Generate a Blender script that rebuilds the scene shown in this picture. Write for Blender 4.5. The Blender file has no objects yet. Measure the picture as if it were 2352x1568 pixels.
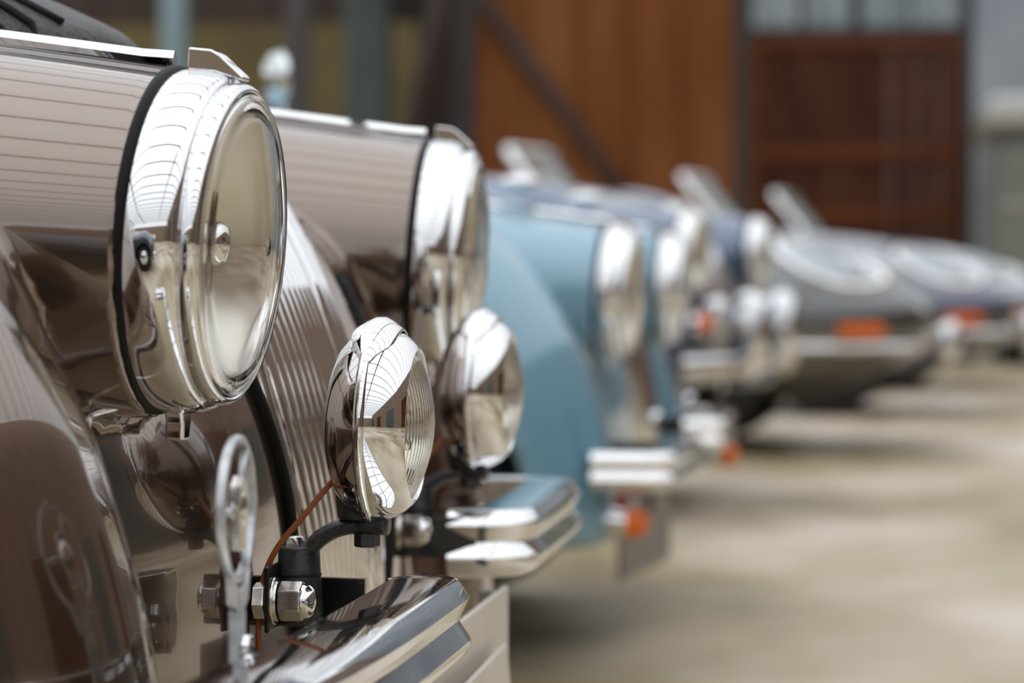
import bpy, math, random
import numpy as np
from mathutils import Vector, Matrix, Euler

random.seed(7)
sc = bpy.context.scene
COL = sc.collection
R = math.radians

# ------------------------------------------------------------------ camera
CAM_Z = 0.72
cd = bpy.data.cameras.new('camera')
cd.lens = 105.0; cd.sensor_width = 36.0; cd.clip_start = 0.05; cd.clip_end = 400
cd.dof.use_dof = True; cd.dof.focus_distance = 2.27; cd.dof.aperture_fstop = 5.0
cam = bpy.data.objects.new('camera', cd)
cam.location = (0, 0, CAM_Z)
cam.rotation_euler = (R(90 - 1.236), 0, R(6.6))
COL.objects.link(cam); sc.camera = cam

# ------------------------------------------------------------------ sky, sun, exposure
w = bpy.data.worlds.new('overcast_sky'); sc.world = w; w.use_nodes = True
nt = w.node_tree; nt.nodes.clear()
bg = nt.nodes.new('ShaderNodeBackground'); wo = nt.nodes.new('ShaderNodeOutputWorld')
# overcast sky: smoothly brighter from the horizon to the zenith
tcw = nt.nodes.new('ShaderNodeTexCoord'); sx = nt.nodes.new('ShaderNodeSeparateXYZ')
nt.links.new(tcw.outputs['Generated'], sx.inputs[0])
mrw = nt.nodes.new('ShaderNodeMapRange'); mrw.inputs['From Min'].default_value = 0.0; mrw.inputs['From Max'].default_value = 1.0
mrw.inputs['To Min'].default_value = 0.85; mrw.inputs['To Max'].default_value = 2.05
nt.links.new(sx.outputs['Z'], mrw.inputs['Value']); nt.links.new(mrw.outputs[0], bg.inputs['Strength'])
bg.inputs['Color'].default_value = (0.94, 0.965, 1.0, 1)
nt.links.new(bg.outputs[0], wo.inputs[0])
vs = sc.view_settings
vs.view_transform = 'Standard'; vs.look = 'None'; vs.gamma = 1.0; vs.use_curve_mapping = False
vs.exposure = 0.02

# ------------------------------------------------------------------ materials
def nmat(name):
    m = bpy.data.materials.new(name); m.use_nodes = True
    return m, m.node_tree, m.node_tree.nodes['Principled BSDF']
def pmat(name, color, rough=0.5, metal=0.0, coat=0.0, spec=0.5, trans=0.0, ior=1.45, coat_rough=0.03):
    m, t, b = nmat(name)
    b.inputs['Base Color'].default_value = (*color, 1)
    b.inputs['Roughness'].default_value = rough; b.inputs['Metallic'].default_value = metal
    b.inputs['Coat Weight'].default_value = coat; b.inputs['Coat Roughness'].default_value = coat_rough
    b.inputs['Specular IOR Level'].default_value = spec
    b.inputs['Transmission Weight'].default_value = trans; b.inputs['IOR'].default_value = ior
    return m
def noise_mat(name, stops, scale=(1, 1, 1), nscale=3.0, detail=6, rough=0.6, spec=0.5, rvar=0.0, bump=0.0, metal=0.0, coat=0.0, bscale=None, coords='Object'):
    """procedural two/three tone surface driven by noise on object coordinates"""
    m, t, b = nmat(name)
    tc = t.nodes.new('ShaderNodeTexCoord'); mp = t.nodes.new('ShaderNodeMapping')
    mp.inputs['Scale'].default_value = scale
    t.links.new(tc.outputs[coords], mp.inputs['Vector'])
    n = t.nodes.new('ShaderNodeTexNoise'); n.inputs['Scale'].default_value = nscale; n.inputs['Detail'].default_value = detail
    t.links.new(mp.outputs[0], n.inputs['Vector'])
    r = t.nodes.new('ShaderNodeValToRGB'); cr = r.color_ramp
    while len(cr.elements) < len(stops): cr.elements.new(0.5)
    for e, (p, c) in zip(cr.elements, stops): e.position = p; e.color = (*c, 1)
    t.links.new(n.outputs['Fac'], r.inputs['Fac']); t.links.new(r.outputs[0], b.inputs['Base Color'])
    b.inputs['Roughness'].default_value = rough; b.inputs['Metallic'].default_value = metal; b.inputs['Coat Weight'].default_value = coat
    b.inputs['Specular IOR Level'].default_value = spec
    if rvar:
        mr = t.nodes.new('ShaderNodeMapRange'); mr.inputs['To Min'].default_value = rough - rvar; mr.inputs['To Max'].default_value = rough + rvar
        t.links.new(n.outputs['Fac'], mr.inputs['Value']); t.links.new(mr.outputs[0], b.inputs['Roughness'])
    if bump:
        bp = t.nodes.new('ShaderNodeBump'); bp.inputs['Strength'].default_value = bump; bp.inputs['Distance'].default_value = 0.02
        n2 = n
        if bscale:
            n2 = t.nodes.new('ShaderNodeTexNoise'); n2.inputs['Scale'].default_value = bscale; n2.inputs['Detail'].default_value = 4
            t.links.new(tc.outputs[coords], n2.inputs['Vector'])
        t.links.new(n2.outputs['Fac'], bp.inputs['Height']); t.links.new(bp.outputs[0], b.inputs['Normal'])
    return m
def paint(name, color, metal, rough, flake=0.0):
    """car paint: tinted base under a clear coat, with fine dust flecks"""
    m, t, b = nmat(name)
    b.inputs['Metallic'].default_value = metal; b.inputs['Roughness'].default_value = rough
    b.inputs['Coat Weight'].default_value = 1.0; b.inputs['Coat Roughness'].default_value = 0.015; b.inputs['Coat IOR'].default_value = 2.0
    tc = t.nodes.new('ShaderNodeTexCoord'); n = t.nodes.new('ShaderNodeTexNoise')
    n.inputs['Scale'].default_value = 900; n.inputs['Detail'].default_value = 2
    t.links.new(tc.outputs['Object'], n.inputs['Vector'])
    mr = t.nodes.new('ShaderNodeMapRange'); mr.inputs['From Min'].default_value = 0.70; mr.inputs['From Max'].default_value = 0.78
    mr.inputs['To Max'].default_value = flake
    t.links.new(n.outputs['Fac'], mr.inputs['Value'])
    mx = t.nodes.new('ShaderNodeMix'); mx.data_type = 'RGBA'
    mx.inputs['A'].default_value = (*color, 1); mx.inputs['B'].default_value = (0.62, 0.56, 0.48, 1)
    t.links.new(mr.outputs[0], mx.inputs['Factor']); t.links.new(mx.outputs['Result'], b.inputs['Base Color'])
    return m
def dusty_chrome(name, dust, specks=0.0):
    m, t, b = nmat(name)
    tc = t.nodes.new('ShaderNodeTexCoord'); n = t.nodes.new('ShaderNodeTexNoise')
    n.inputs['Scale'].default_value = 420; n.inputs['Detail'].default_value = 3
    t.links.new(tc.outputs['Object'], n.inputs['Vector'])
    mr = t.nodes.new('ShaderNodeMapRange'); mr.inputs['From Min'].default_value = 0.58; mr.inputs['From Max'].default_value = 0.72
    mr.inputs['To Min'].default_value = 0.025; mr.inputs['To Max'].default_value = 0.025 + dust
    t.links.new(n.outputs['Fac'], mr.inputs['Value']); t.links.new(mr.outputs[0], b.inputs['Roughness'])
    n2 = t.nodes.new('ShaderNodeTexNoise'); n2.inputs['Scale'].default_value = 850; n2.inputs['Detail'].default_value = 2
    t.links.new(tc.outputs['Object'], n2.inputs['Vector'])
    n3 = t.nodes.new('ShaderNodeTexNoise'); n3.inputs['Scale'].default_value = 14; n3.inputs['Detail'].default_value = 3
    t.links.new(tc.outputs['Object'], n3.inputs['Vector'])
    ad = t.nodes.new('ShaderNodeMath'); ad.operation = 'MULTIPLY_ADD'; ad.inputs[1].default_value = 0.35
    t.links.new(n3.outputs['Fac'], ad.inputs[0]); t.links.new(n2.outputs['Fac'], ad.inputs[2])
    ms = t.nodes.new('ShaderNodeMapRange'); ms.inputs['From Min'].default_value = 0.80; ms.inputs['From Max'].default_value = 0.90; ms.inputs['To Max'].default_value = specks
    t.links.new(ad.outputs[0], ms.inputs['Value'])
    mt = t.nodes.new('ShaderNodeMath'); mt.operation = 'SUBTRACT'; mt.inputs[0].default_value = 1.0
    t.links.new(ms.outputs[0], mt.inputs[1]); t.links.new(mt.outputs[0], b.inputs['Metallic'])
    mx = t.nodes.new('ShaderNodeMix'); mx.data_type = 'RGBA'
    mx.inputs['A'].default_value = (0.83, 0.84, 0.86, 1); mx.inputs['B'].default_value = (0.42, 0.38, 0.32, 1)
    t.links.new(ms.outputs[0], mx.inputs['Factor']); t.links.new(mx.outputs['Result'], b.inputs['Base Color'])
    return m
M = {}
M['brown'] = paint('brown_metallic_paint', (0.180, 0.125, 0.097), 0.9, 0.18, 0.5)
M['blue'] = paint('light_blue_paint', (0.155, 0.35, 0.48), 0.12, 0.3)
M['navy'] = paint('navy_paint', (0.055, 0.10, 0.19), 0.55, 0.22)
M['etype_green'] = paint('dark_grey_green_paint', (0.095, 0.10, 0.105), 0.85, 0.22)
M['etype_navy'] = paint('indigo_paint', (0.095, 0.105, 0.165), 0.85, 0.22)
M['etype_silver'] = paint('grey_blue_paint', (0.34, 0.38, 0.44), 0.8, 0.25)
M['chrome'] = dusty_chrome('polished_chrome', 0.03)
M['dusty_chrome'] = dusty_chrome('dusty_chrome', 0.18, 0.7)
M['dark_chrome'] = pmat('shell_chrome', (0.60, 0.57, 0.55), 0.06, 1.0)
M['nickel'] = noise_mat('worn_nickel', [(0.4, (0.70, 0.68, 0.65)), (0.62, (0.58, 0.55, 0.52))], nscale=300, rough=0.22, metal=1.0)
M['reflector'] = pmat('lamp_reflector', (0.92, 0.91, 0.88), 0.30, 1.0)
M['lamp_well'] = pmat('pale_lamp_bowl', (0.45, 0.48, 0.51), 0.35, 0.7)
M['glass'] = pmat('lamp_glass', (0.99, 0.99, 0.965), 0.0, 0, 0, 0.5, 1.0, 1.45)
M['frost_glass'] = pmat('moulded_lamp_glass', (0.98, 0.975, 0.93), 0.10, 0, 0, 0.5, 1.0, 1.35)
M['cover_glass'] = pmat('headlamp_cover_glass', (0.96, 0.98, 1.0), 0.02, 0, 0, 0.5, 1.0, 1.2)
M['screen_glass'] = pmat('windscreen_glass', (0.75, 0.82, 0.80), 0.01, 0, 0, 0.5, 0.9, 1.1)
M['rubber'] = pmat('black_rubber', (0.007, 0.007, 0.0075), 0.5, spec=0.22)
M['black_paint'] = pmat('black_bracket_paint', (0.010, 0.010, 0.011), 0.30, 0, 0.3)
M['black_cast'] = noise_mat('black_cast_iron', [(0.35, (0.018, 0.019, 0.022)), (0.7, (0.045, 0.045, 0.05))], nscale=60, rough=0.38, bump=0.15)
M['tyre'] = noise_mat('tyre_rubber', [(0.3, (0.010, 0.010, 0.010)), (0.7, (0.022, 0.021, 0.02))], nscale=20, rough=0.8)
M['leather'] = noise_mat('black_leather', [(0.3, (0.015, 0.014, 0.014)), (0.7, (0.05, 0.047, 0.045))], nscale=140, rough=0.42, bump=0.35)
M['wire'] = pmat('orange_brown_cable', (0.30, 0.085, 0.022), 0.4)
M['amber'] = pmat('amber_lens', (0.85, 0.16, 0.01), 0.12, 0, 0.6)
M['plate'] = noise_mat('number_plate_white', [(0.3, (0.55, 0.50, 0.44)), (0.7, (0.66, 0.61, 0.54))], nscale=6, rough=0.35)
M['plate_back'] = pmat('plate_carrier_grey', (0.22, 0.20, 0.18), 0.5)
M['red'] = pmat('red_enamel', (0.45, 0.03, 0.03), 0.3, 0, 0.5)
M['enamel'] = noise_mat('pale_enamel', [(0.35, (0.42, 0.44, 0.47)), (0.6, (0.68, 0.70, 0.73))], nscale=60, rough=0.25, metal=0.5)
M['dark'] = pmat('shade_and_seam_black', (0.006, 0.006, 0.006), 0.7)  # near-black for shade in grille and mouth openings, and for the bracket seam
M['mirror'] = pmat('mirror_glass', (0.75, 0.80, 0.80), 0.02, 1.0)
M['soft_top'] = noise_mat('black_canvas', [(0.3, (0.016, 0.017, 0.02)), (0.7, (0.035, 0.036, 0.04))], nscale=50, rough=0.8)

# ------------------------------------------------------------------ object helpers
def mesh(name, verts, faces, mat=None, parent=None, smooth=True, loc=None, rot=None, normals=None):
    me = bpy.data.meshes.new(name)
    me.from_pydata([tuple(v) for v in verts], [], [tuple(f) for f in faces]); me.update()
    if smooth: me.polygons.foreach_set('use_smooth', [True] * len(me.polygons))
    if normals is not None: me.normals_split_custom_set_from_vertices([tuple(n) for n in normals])
    return link(name, me, mat, parent, loc, rot)
def link(name, me, mat=None, parent=None, loc=None, rot=None):
    o = bpy.data.objects.new(name, me); COL.objects.link(o)
    if mat and me is not None and len(me.materials) == 0: me.materials.append(M[mat] if isinstance(mat, str) else mat)
    if parent: o.parent = parent
    if loc is not None: o.location = loc
    if rot is not None: o.rotation_euler = rot
    return o
def thing(name, label, cat, loc=(0, 0, 0), rz=0, group=None):
    o = bpy.data.objects.new(name, None); COL.objects.link(o); o.empty_display_size = 0.1
    o.location = loc; o.rotation_euler = (0, 0, rz); o['label'] = label; o['category'] = cat
    if group: o['group'] = group
    return o
def tag(o, label, cat, group=None):
    o['label'] = label; o['category'] = cat
    if group: o['group'] = group
    return o
def structure(o): o['kind'] = 'structure'; return o

def auto_sharp(o, ang=35):
    me = o.data
    me.polygons.foreach_set('use_smooth', [True] * len(me.polygons))
    try: me.set_sharp_from_angle(angle=R(ang))
    except Exception: pass
    return o
def box(name, lo, hi, mat, parent=None, bevel=0.0, seg=2, loc=None, rot=None):
    (x0, y0, z0), (x1, y1, z1) = lo, hi
    v = [(x0, y0, z0), (x1, y0, z0), (x1, y1, z0), (x0, y1, z0), (x0, y0, z1), (x1, y0, z1), (x1, y1, z1), (x0, y1, z1)]
    f = [(3, 2, 1, 0), (4, 5, 6, 7), (0, 1, 5, 4), (1, 2, 6, 5), (2, 3, 7, 6), (3, 0, 4, 7)]
    o = mesh(name, v, f, mat, parent, False, loc, rot)
    if bevel:
        b = o.modifiers.new('bevel', 'BEVEL'); b.width = bevel; b.segments = seg; b.limit_method = 'ANGLE'
        o.data.polygons.foreach_set('use_smooth', [True] * 6)
        b.harden_normals = True
    return o
def lathe(name, prof, mat, parent=None, n=64, loc=None, rot=None, a0=0.0, a1=2 * math.pi, sharp=None, close=False):
    """revolve (x, r) profile about the local x axis"""
    full = abs(a1 - a0 - 2 * math.pi) < 1e-6
    cols = n if full else n + 1
    v = []; f = []
    for i in range(cols):
        a = a0 + (a1 - a0) * i / n
        for (x, r) in prof: v.append((x, r * math.sin(a), r * math.cos(a)))
    p = len(prof)
    for i in range(n):
        j = (i + 1) % cols
        for k in range(p if close else p - 1):
            k2 = (k + 1) % p
            f.append((i * p + k, i * p + k2, j * p + k2, j * p + k))
    o = mesh(name, v, f, mat, parent, True, loc, rot)
    if sharp: auto_sharp(o, sharp)
    return o
def spline(pts, n):
    """Catmull-Rom through points"""
    P = [Vector(p) for p in pts]; P = [2 * P[0] - P[1]] + P + [2 * P[-1] - P[-2]]
    out = []; m = len(P) - 3
    for s in range(m):
        a, b, c, d = P[s:s + 4]
        for i in range(n):
            t = i / n
            out.append(0.5 * ((2 * b) + (c - a) * t + (2 * a - 5 * b + 4 * c - d) * t * t + (3 * b - a - 3 * c + d) * t ** 3))
    out.append(P[-2]); return out
def tube(name, pts, r, mat, parent=None, k=10, loc=None, rot=None, caps=True, flat=1.0):
    """round tube through points; r a number or one radius per point"""
    P = [Vector(p) for p in pts]; n = len(P)
    rr = r if isinstance(r, (list, tuple)) else [r] * n
    v = []; f = []; up = None
    for i, p in enumerate(P):
        t = (P[min(i + 1, n - 1)] - P[max(i - 1, 0)]).normalized()
        if up is None:
            up = Vector((0, 0, 1)) if abs(t.z) < 0.9 else Vector((0, 1, 0))
        s = t.cross(up).normalized(); up = s.cross(t).normalized()
        for j in range(k):
            a = 2 * math.pi * j / k
            v.append(p + s * (rr[i] * math.cos(a)) + up * (rr[i] * flat * math.sin(a)))
    for i in range(n - 1):
        for j in range(k):
            f.append((i * k + j, i * k + (j + 1) % k, (i + 1) * k + (j + 1) % k, (i + 1) * k + j))
    if caps: f.append(tuple(range(k))[::-1]); f.append(tuple((n - 1) * k + j for j in range(k)))
    return mesh(name, v, f, mat, parent, True, loc, rot)
def sweep(name, sec, path, mat, parent=None, closed=True, loc=None, rot=None, sharp=40, caps=True):
    """sweep section [(out, up)] along a plan path [(x, y, nx, ny)]: 'out' follows the path normal"""
    v = []; f = []; p = len(sec)
    for (x, y, nx, ny) in path:
        for (o_, u) in sec: v.append((x + nx * o_, y + ny * o_, u))
    for i in range(len(path) - 1):
        for k in range(p if closed else p - 1):
            k2 = (k + 1) % p
            f.append((i * p + k, (i + 1) * p + k, (i + 1) * p + k2, i * p + k2))
    if caps and closed:
        f.append(tuple(range(p))); f.append(tuple((len(path) - 1) * p + k for k in range(p))[::-1])
    o = mesh(name, v, f, mat, parent, True, loc, rot)
    return auto_sharp(o, sharp)
def prism(name, poly, y0, y1, mat, parent=None, bevel=0.0, loc=None, rot=None, axis='y', seg=2):
    """extrude an (a, b) polygon along y (x-z outline) or x (y-z outline)"""
    n = len(poly); v = []
    for y in (y0, y1):
        for (a, b) in poly: v.append((a, y, b) if axis == 'y' else (y, a, b))
    f = [tuple(range(n)), tuple(range(2 * n - 1, n - 1, -1))]
    for i in range(n): f.append((i, i + n, (i + 1) % n + n, (i + 1) % n))
    o = mesh(name, v, f, mat, parent, False, loc, rot)
    import bmesh
    bm = bmesh.new(); bm.from_mesh(o.data); bmesh.ops.recalc_face_normals(bm, faces=bm.faces); bm.to_mesh(o.data); bm.free()
    if bevel:
        b = o.modifiers.new('bevel', 'BEVEL'); b.width = bevel; b.segments = seg; b.limit_method = 'ANGLE'; b.harden_normals = True
        o.data.polygons.foreach_set('use_smooth', [True] * len(o.data.polygons))
    return o
def hexnut(name, x0, x1, r, mat, parent, loc, rot=None, dome=0.0, tilt=0.0):
    """hexagonal nut along x, chamfered, optionally with an acorn dome on the +x end"""
    v = []; f = []
    ring = [(x0 + 0.06 * r, 0.90), (x0 + .001, 0.97), (x0 + .12 * r, 1.0), (x1 - .12 * r, 1.0), (x1, 0.90)]
    for (x, s) in ring:
        for j in range(6):
            a = tilt + math.pi / 3 * j
            v.append((x, r * s * math.cos(a), r * s * math.sin(a)))
    for i in range(len(ring) - 1):
        for j in range(6): f.append((i * 6 + j, (i + 1) * 6 + j, (i + 1) * 6 + (j + 1) % 6, i * 6 + (j + 1) % 6))
    f.append(tuple(range(6))); f.append(tuple((len(ring) - 1) * 6 + j for j in range(6))[::-1])
    o = mesh(name, v, f, mat, parent, False, loc, rot)
    import bmesh
    bm = bmesh.new(); bm.from_mesh(o.data); bmesh.ops.recalc_face_normals(bm, faces=bm.faces); bm.to_mesh(o.data); bm.free()
    b = o.modifiers.new('bevel', 'BEVEL'); b.width = r * 0.06; b.segments = 2; b.limit_method = 'ANGLE'; b.harden_normals = True
    o.data.polygons.foreach_set('use_smooth', [True] * len(o.data.polygons))
    if dome:
        pr = [(x1 - .001, r * .86), (x1 + .0012, r * .85)] + [(x1 + .0012 + (dome - .0012) * math.sin(t), max(r * .84 * math.cos(t), .0002)) for t in np.linspace(0.08, math.pi / 2, 14)]
        lathe('dome', pr, 'chrome', o, 48)
    return o

# ------------------------------------------------------------------ smooth bodies from distance fields
def smin(a, b, k):
    h = np.clip(0.5 + 0.5 * (b - a) / k, 0, 1)
    return b + (a - b) * h - k * h * (1 - h)
def rmax(a, b, r):      # rounded intersection
    return np.minimum(np.maximum(a, b), -r) + np.sqrt(np.maximum(a + r, 0) ** 2 + np.maximum(b + r, 0) ** 2)
def ell2(x, z, cx, cz, a, b):
    u = (x - cx) / a; v = (z - cz) / b
    k0 = np.sqrt(u * u + v * v) + 1e-9; k1 = np.sqrt((u / a) ** 2 + (v / b) ** 2) + 1e-9
    return k0 * (k0 - 1) / k1
def ell3(x, y, z, c, r):
    u = (x - c[0]) / r[0]; v = (y - c[1]) / r[1]; w_ = (z - c[2]) / r[2]
    k0 = np.sqrt(u * u + v * v + w_ * w_) + 1e-9
    k1 = np.sqrt((u / r[0]) ** 2 + (v / r[1]) ** 2 + (w_ / r[2]) ** 2) + 1e-9
    return k0 * (k0 - 1) / k1
def rbox(x, y, z, c, h, r):
    qx = np.abs(x - c[0]) - h[0] + r; qy = np.abs(y - c[1]) - h[1] + r; qz = np.abs(z - c[2]) - h[2] + r
    return np.sqrt(np.maximum(qx, 0) ** 2 + np.maximum(qy, 0) ** 2 + np.maximum(qz, 0) ** 2) + np.minimum(np.maximum(qx, np.maximum(qy, qz)), 0) - r
def grad(f, P, e=1e-4):
    x, y, z = P.T
    return np.stack([f(x + e, y, z) - f(x - e, y, z), f(x, y + e, z) - f(x, y - e, z), f(x, y, z + e) - f(x, y, z - e)], 1) / (2 * e)
def nets(name, f, xs, ys, zs, mat=None, parent=None, steps=4):
    """surface-nets mesh of f = 0 with vertices projected to the surface and exact normals"""
    xs, ys, zs = (np.asarray(a, float) for a in (xs, ys, zs))
    V = f(xs[:, None, None], ys[None, :, None], zs[None, None, :]) + np.zeros((len(xs), len(ys), len(zs)))
    S = V < 0
    nx, ny, nz = (len(a) - 1 for a in (xs, ys, zs))
    cnt = sum(S[i:i + nx, j:j + ny, k:k + nz].astype(np.int8) for i in (0, 1) for j in (0, 1) for k in (0, 1))
    A = np.argwhere((cnt > 0) & (cnt < 8)); I, J, K = A.T
    idx = -np.ones((nx, ny, nz), np.int64); idx[I, J, K] = np.arange(len(A))
    acc = np.zeros((len(A), 3)); num = np.zeros(len(A))
    for a in ((0, 0, 0), (1, 0, 0), (0, 1, 0), (0, 0, 1), (1, 1, 0), (1, 0, 1), (0, 1, 1)):
        for ax in range(3):
            if a[ax]: continue
            b = list(a); b[ax] = 1
            va = V[I + a[0], J + a[1], K + a[2]]; vb = V[I + b[0], J + b[1], K + b[2]]
            m = (va < 0) != (vb < 0); t = np.where(m, va / np.where(m, va - vb, 1), 0)
            pa = np.stack([xs[I + a[0]], ys[J + a[1]], zs[K + a[2]]], 1); pb = np.stack([xs[I + b[0]], ys[J + b[1]], zs[K + b[2]]], 1)
            acc += np.where(m[:, None], pa + (pb - pa) * t[:, None], 0); num += m
    P = acc / num[:, None]; P0 = P.copy(); lim = np.stack([xs[I + 1] - xs[I], ys[J + 1] - ys[J], zs[K + 1] - zs[K]], 1) * 0.7
    for _ in range(steps):
        g = grad(f, P); d = f(*P.T)
        P = P - (d / np.maximum((g * g).sum(1), 0.2))[:, None] * g
        P = np.clip(P, P0 - lim, P0 + lim)
    g = grad(f, P); N = g / (np.linalg.norm(g, axis=1)[:, None] + 1e-12)
    Q = []
    for ax in range(3):
        d = [0, 0, 0]; d[ax] = 1
        s0 = S[:S.shape[0] - d[0], :S.shape[1] - d[1], :S.shape[2] - d[2]]; s1 = S[d[0]:, d[1]:, d[2]:]
        E = np.argwhere(s0 != s1); o1, o2 = [(1, 2), (2, 0), (0, 1)][ax]
        dims = (nx, ny, nz)
        E = E[(E[:, o1] > 0) & (E[:, o2] > 0) & (E[:, o1] < dims[o1]) & (E[:, o2] < dims[o2])]
        fl = s0[E[:, 0], E[:, 1], E[:, 2]]
        def cell(a, b):
            c = E.copy(); c[:, o1] -= a; c[:, o2] -= b; return idx[c[:, 0], c[:, 1], c[:, 2]]
        q = np.stack([cell(1, 1), cell(0, 1), cell(0, 0), cell(1, 0)], 1)
        q[~fl] = q[~fl][:, ::-1]; Q.append(q)
    Q = np.concatenate(Q)
    me = bpy.data.meshes.new(name); me.from_pydata(P.tolist(), [], Q.tolist()); me.update()
    me.polygons.foreach_set('use_smooth', [True] * len(me.polygons))
    me.normals_split_custom_set_from_vertices(N.tolist())
    return link(name, me, mat, parent) if parent is not None else me
def axis_grid(*segs):
    """concatenate (start, stop, step) ranges into one grid"""
    out = []
    for (a, b, s) in segs:
        n = max(1, round((b - a) / s)); out += list(np.linspace(a, b, n + 1))[(1 if out else 0):]
    return out

# ================================================================== SETTING
def px(x, y, Y):
    """a point of the scene at distance Y along the row, from the measured photograph position"""
    return ((x - 1970) / 6860 * Y, Y, CAM_Z - (y - 636) / 6860 * Y)

M['floor'] = noise_mat('tan_concrete_light_shade', [(0.34, (0.20, 0.145, 0.07)), (0.45, (0.37, 0.29, 0.17)), (0.54, (0.52, 0.43, 0.315)), (0.66, (0.66, 0.585, 0.50))],
                       scale=(0.60, 0.30, 1), nscale=1.5, detail=4, rough=0.42, rvar=0.10, bump=0.05, bscale=30)  # besides varied tone, the mottling paints in light patches and shadow bands
M['brick_tan'] = noise_mat('tan_brick_wall', [(0.3, (0.24, 0.175, 0.12)), (0.7, (0.33, 0.26, 0.185))], nscale=2, rough=0.8)
M['brick_dark'] = noise_mat('dark_brown_brick', [(0.3, (0.16, 0.10, 0.075)), (0.7, (0.26, 0.185, 0.14))], nscale=2, rough=0.8)
M['rust_sheet'] = noise_mat('rust_brown_sheet', [(0.3, (0.155, 0.048, 0.013)), (0.5, (0.205, 0.070, 0.021)), (0.72, (0.27, 0.110, 0.040))], scale=(1.2, 1, 0.25), nscale=2.2, detail=6, rough=0.7, spec=0.15)
M['plank'] = noise_mat('red_brown_plank', [(0.3, (0.048, 0.016, 0.008)), (0.5, (0.075, 0.025, 0.011)), (0.72, (0.115, 0.042, 0.018))], scale=(2, 1, 0.4), nscale=2.6, rough=0.7, spec=0.15)
M['rail'] = noise_mat('red_brown_rail', [(0.3, (0.11, 0.032, 0.012)), (0.7, (0.15, 0.048, 0.017))], scale=(0.4, 1, 2), nscale=3, rough=0.7, spec=0.15)
M['steel'] = noise_mat('black_steel', [(0.3, (0.014, 0.013, 0.014)), (0.7, (0.035, 0.03, 0.03))], nscale=3, rough=0.5)
M['grey_steel'] = noise_mat('grey_violet_steel', [(0.3, (0.055, 0.05, 0.055)), (0.7, (0.09, 0.08, 0.085))], nscale=3, rough=0.5)
M['pale_blue'] = noise_mat('pale_blue_paint', [(0.3, (0.20, 0.29, 0.34)), (0.7, (0.28, 0.38, 0.42))], nscale=3, rough=0.5)
M['teal'] = noise_mat('grey_teal_paint', [(0.3, (0.045, 0.058, 0.055)), (0.7, (0.08, 0.10, 0.098))], nscale=2, rough=0.55)
M['olive'] = noise_mat('olive_render', [(0.3, (0.085, 0.062, 0.02)), (0.7, (0.13, 0.098, 0.034))], nscale=1.5, rough=0.8)
M['dark_wood'] = noise_mat('dark_brown_wood', [(0.3, (0.020, 0.010, 0.008)), (0.7, (0.05, 0.026, 0.018))], scale=(3, 1, .5), nscale=3, rough=0.6)
M['pane'] = noise_mat('frosted_pane', [(0.30, (0.20, 0.25, 0.28)), (0.6, (0.34, 0.39, 0.42)), (0.75, (0.42, 0.44, 0.44))], scale=(3, 1, .4), nscale=3, rough=0.15)
M['van'] = noise_mat('grey_green_van_paint', [(0.3, (0.175, 0.19, 0.165)), (0.7, (0.215, 0.23, 0.20))], nscale=1, rough=0.35, coat=0.4)
M['van_white'] = pmat('off_white_van_paint', (0.50, 0.51, 0.49), 0.4)
M['light_wall'] = noise_mat('pale_grey_wall', [(0.3, (0.21, 0.24, 0.28)), (0.7, (0.33, 0.36, 0.39))], nscale=0.8, rough=0.7)
M['white_paint'] = pmat('white_bar_paint', (0.16, 0.16, 0.17), 0.5)

floor = structure(box('floor', (-22, -22, -0.2), (9.1, 36, 0.0), 'floor'))

def wall_px(name, x0, x1, y0, y1, Y, mat, parent=None, depth=0.12, bevel=0.0):
    """upright slab between measured positions at distance Y"""
    a = px(x0, y1, Y); b = px(x1, y0, Y)
    return box(name, (a[0], Y, max(a[2], 0.0)), (b[0], Y + depth, b[2]), mat, parent, bevel)

YW = 26.0
# far wall behind everything: pale upper building and olive shed wall
wb = structure(box('wall_back', (-22, 33.0, 0), (-4.6, 33.4, 6.4), 'olive'))
wr = structure(box('wall_far_right', (0.2, 33.0, 0), (9.1, 33.4, 6.4), 'light_wall'))
structure(box('wall_shed_divider', (-4.6, 33.0, 0), (0.2, 33.4, 6.4), 'dark_wood'))

# big rust-brown sliding door: broad upright boards, post and diagonal brace
d1 = thing('door_1', 'tall rust-brown sliding door of broad upright boards', 'door'); del d1['label'], d1['category']; structure(d1)
xa, xb = px(1092, 0, YW)[0], px(1688, 0, YW)[0]
nb = 5
for i in range(nb):
    x0 = xa + (xb - xa) * i / nb; x1 = xa + (xb - xa) * (i + 1) / nb
    box('board', (x0 + 0.004, YW + 0.004 * (i % 2), 0.05), (x1 - 0.004, YW + 0.06, 3.9), 'rust_sheet', d1, 0.006)
box('backing', (xa, YW + 0.06, 0.05), (xb, YW + 0.1, 3.9), 'dark_wood', d1)
a = Vector(px(1118, 10, YW - .1)); b = Vector(px(1400, 400, YW - .1)); d_ = (b - a); b2 = a + d_ * 1.9; a2 = a - d_ * 0.25
tube('diagonal_brace', [a2, b2], 0.065, 'dark_wood', d1, 8)

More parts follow.
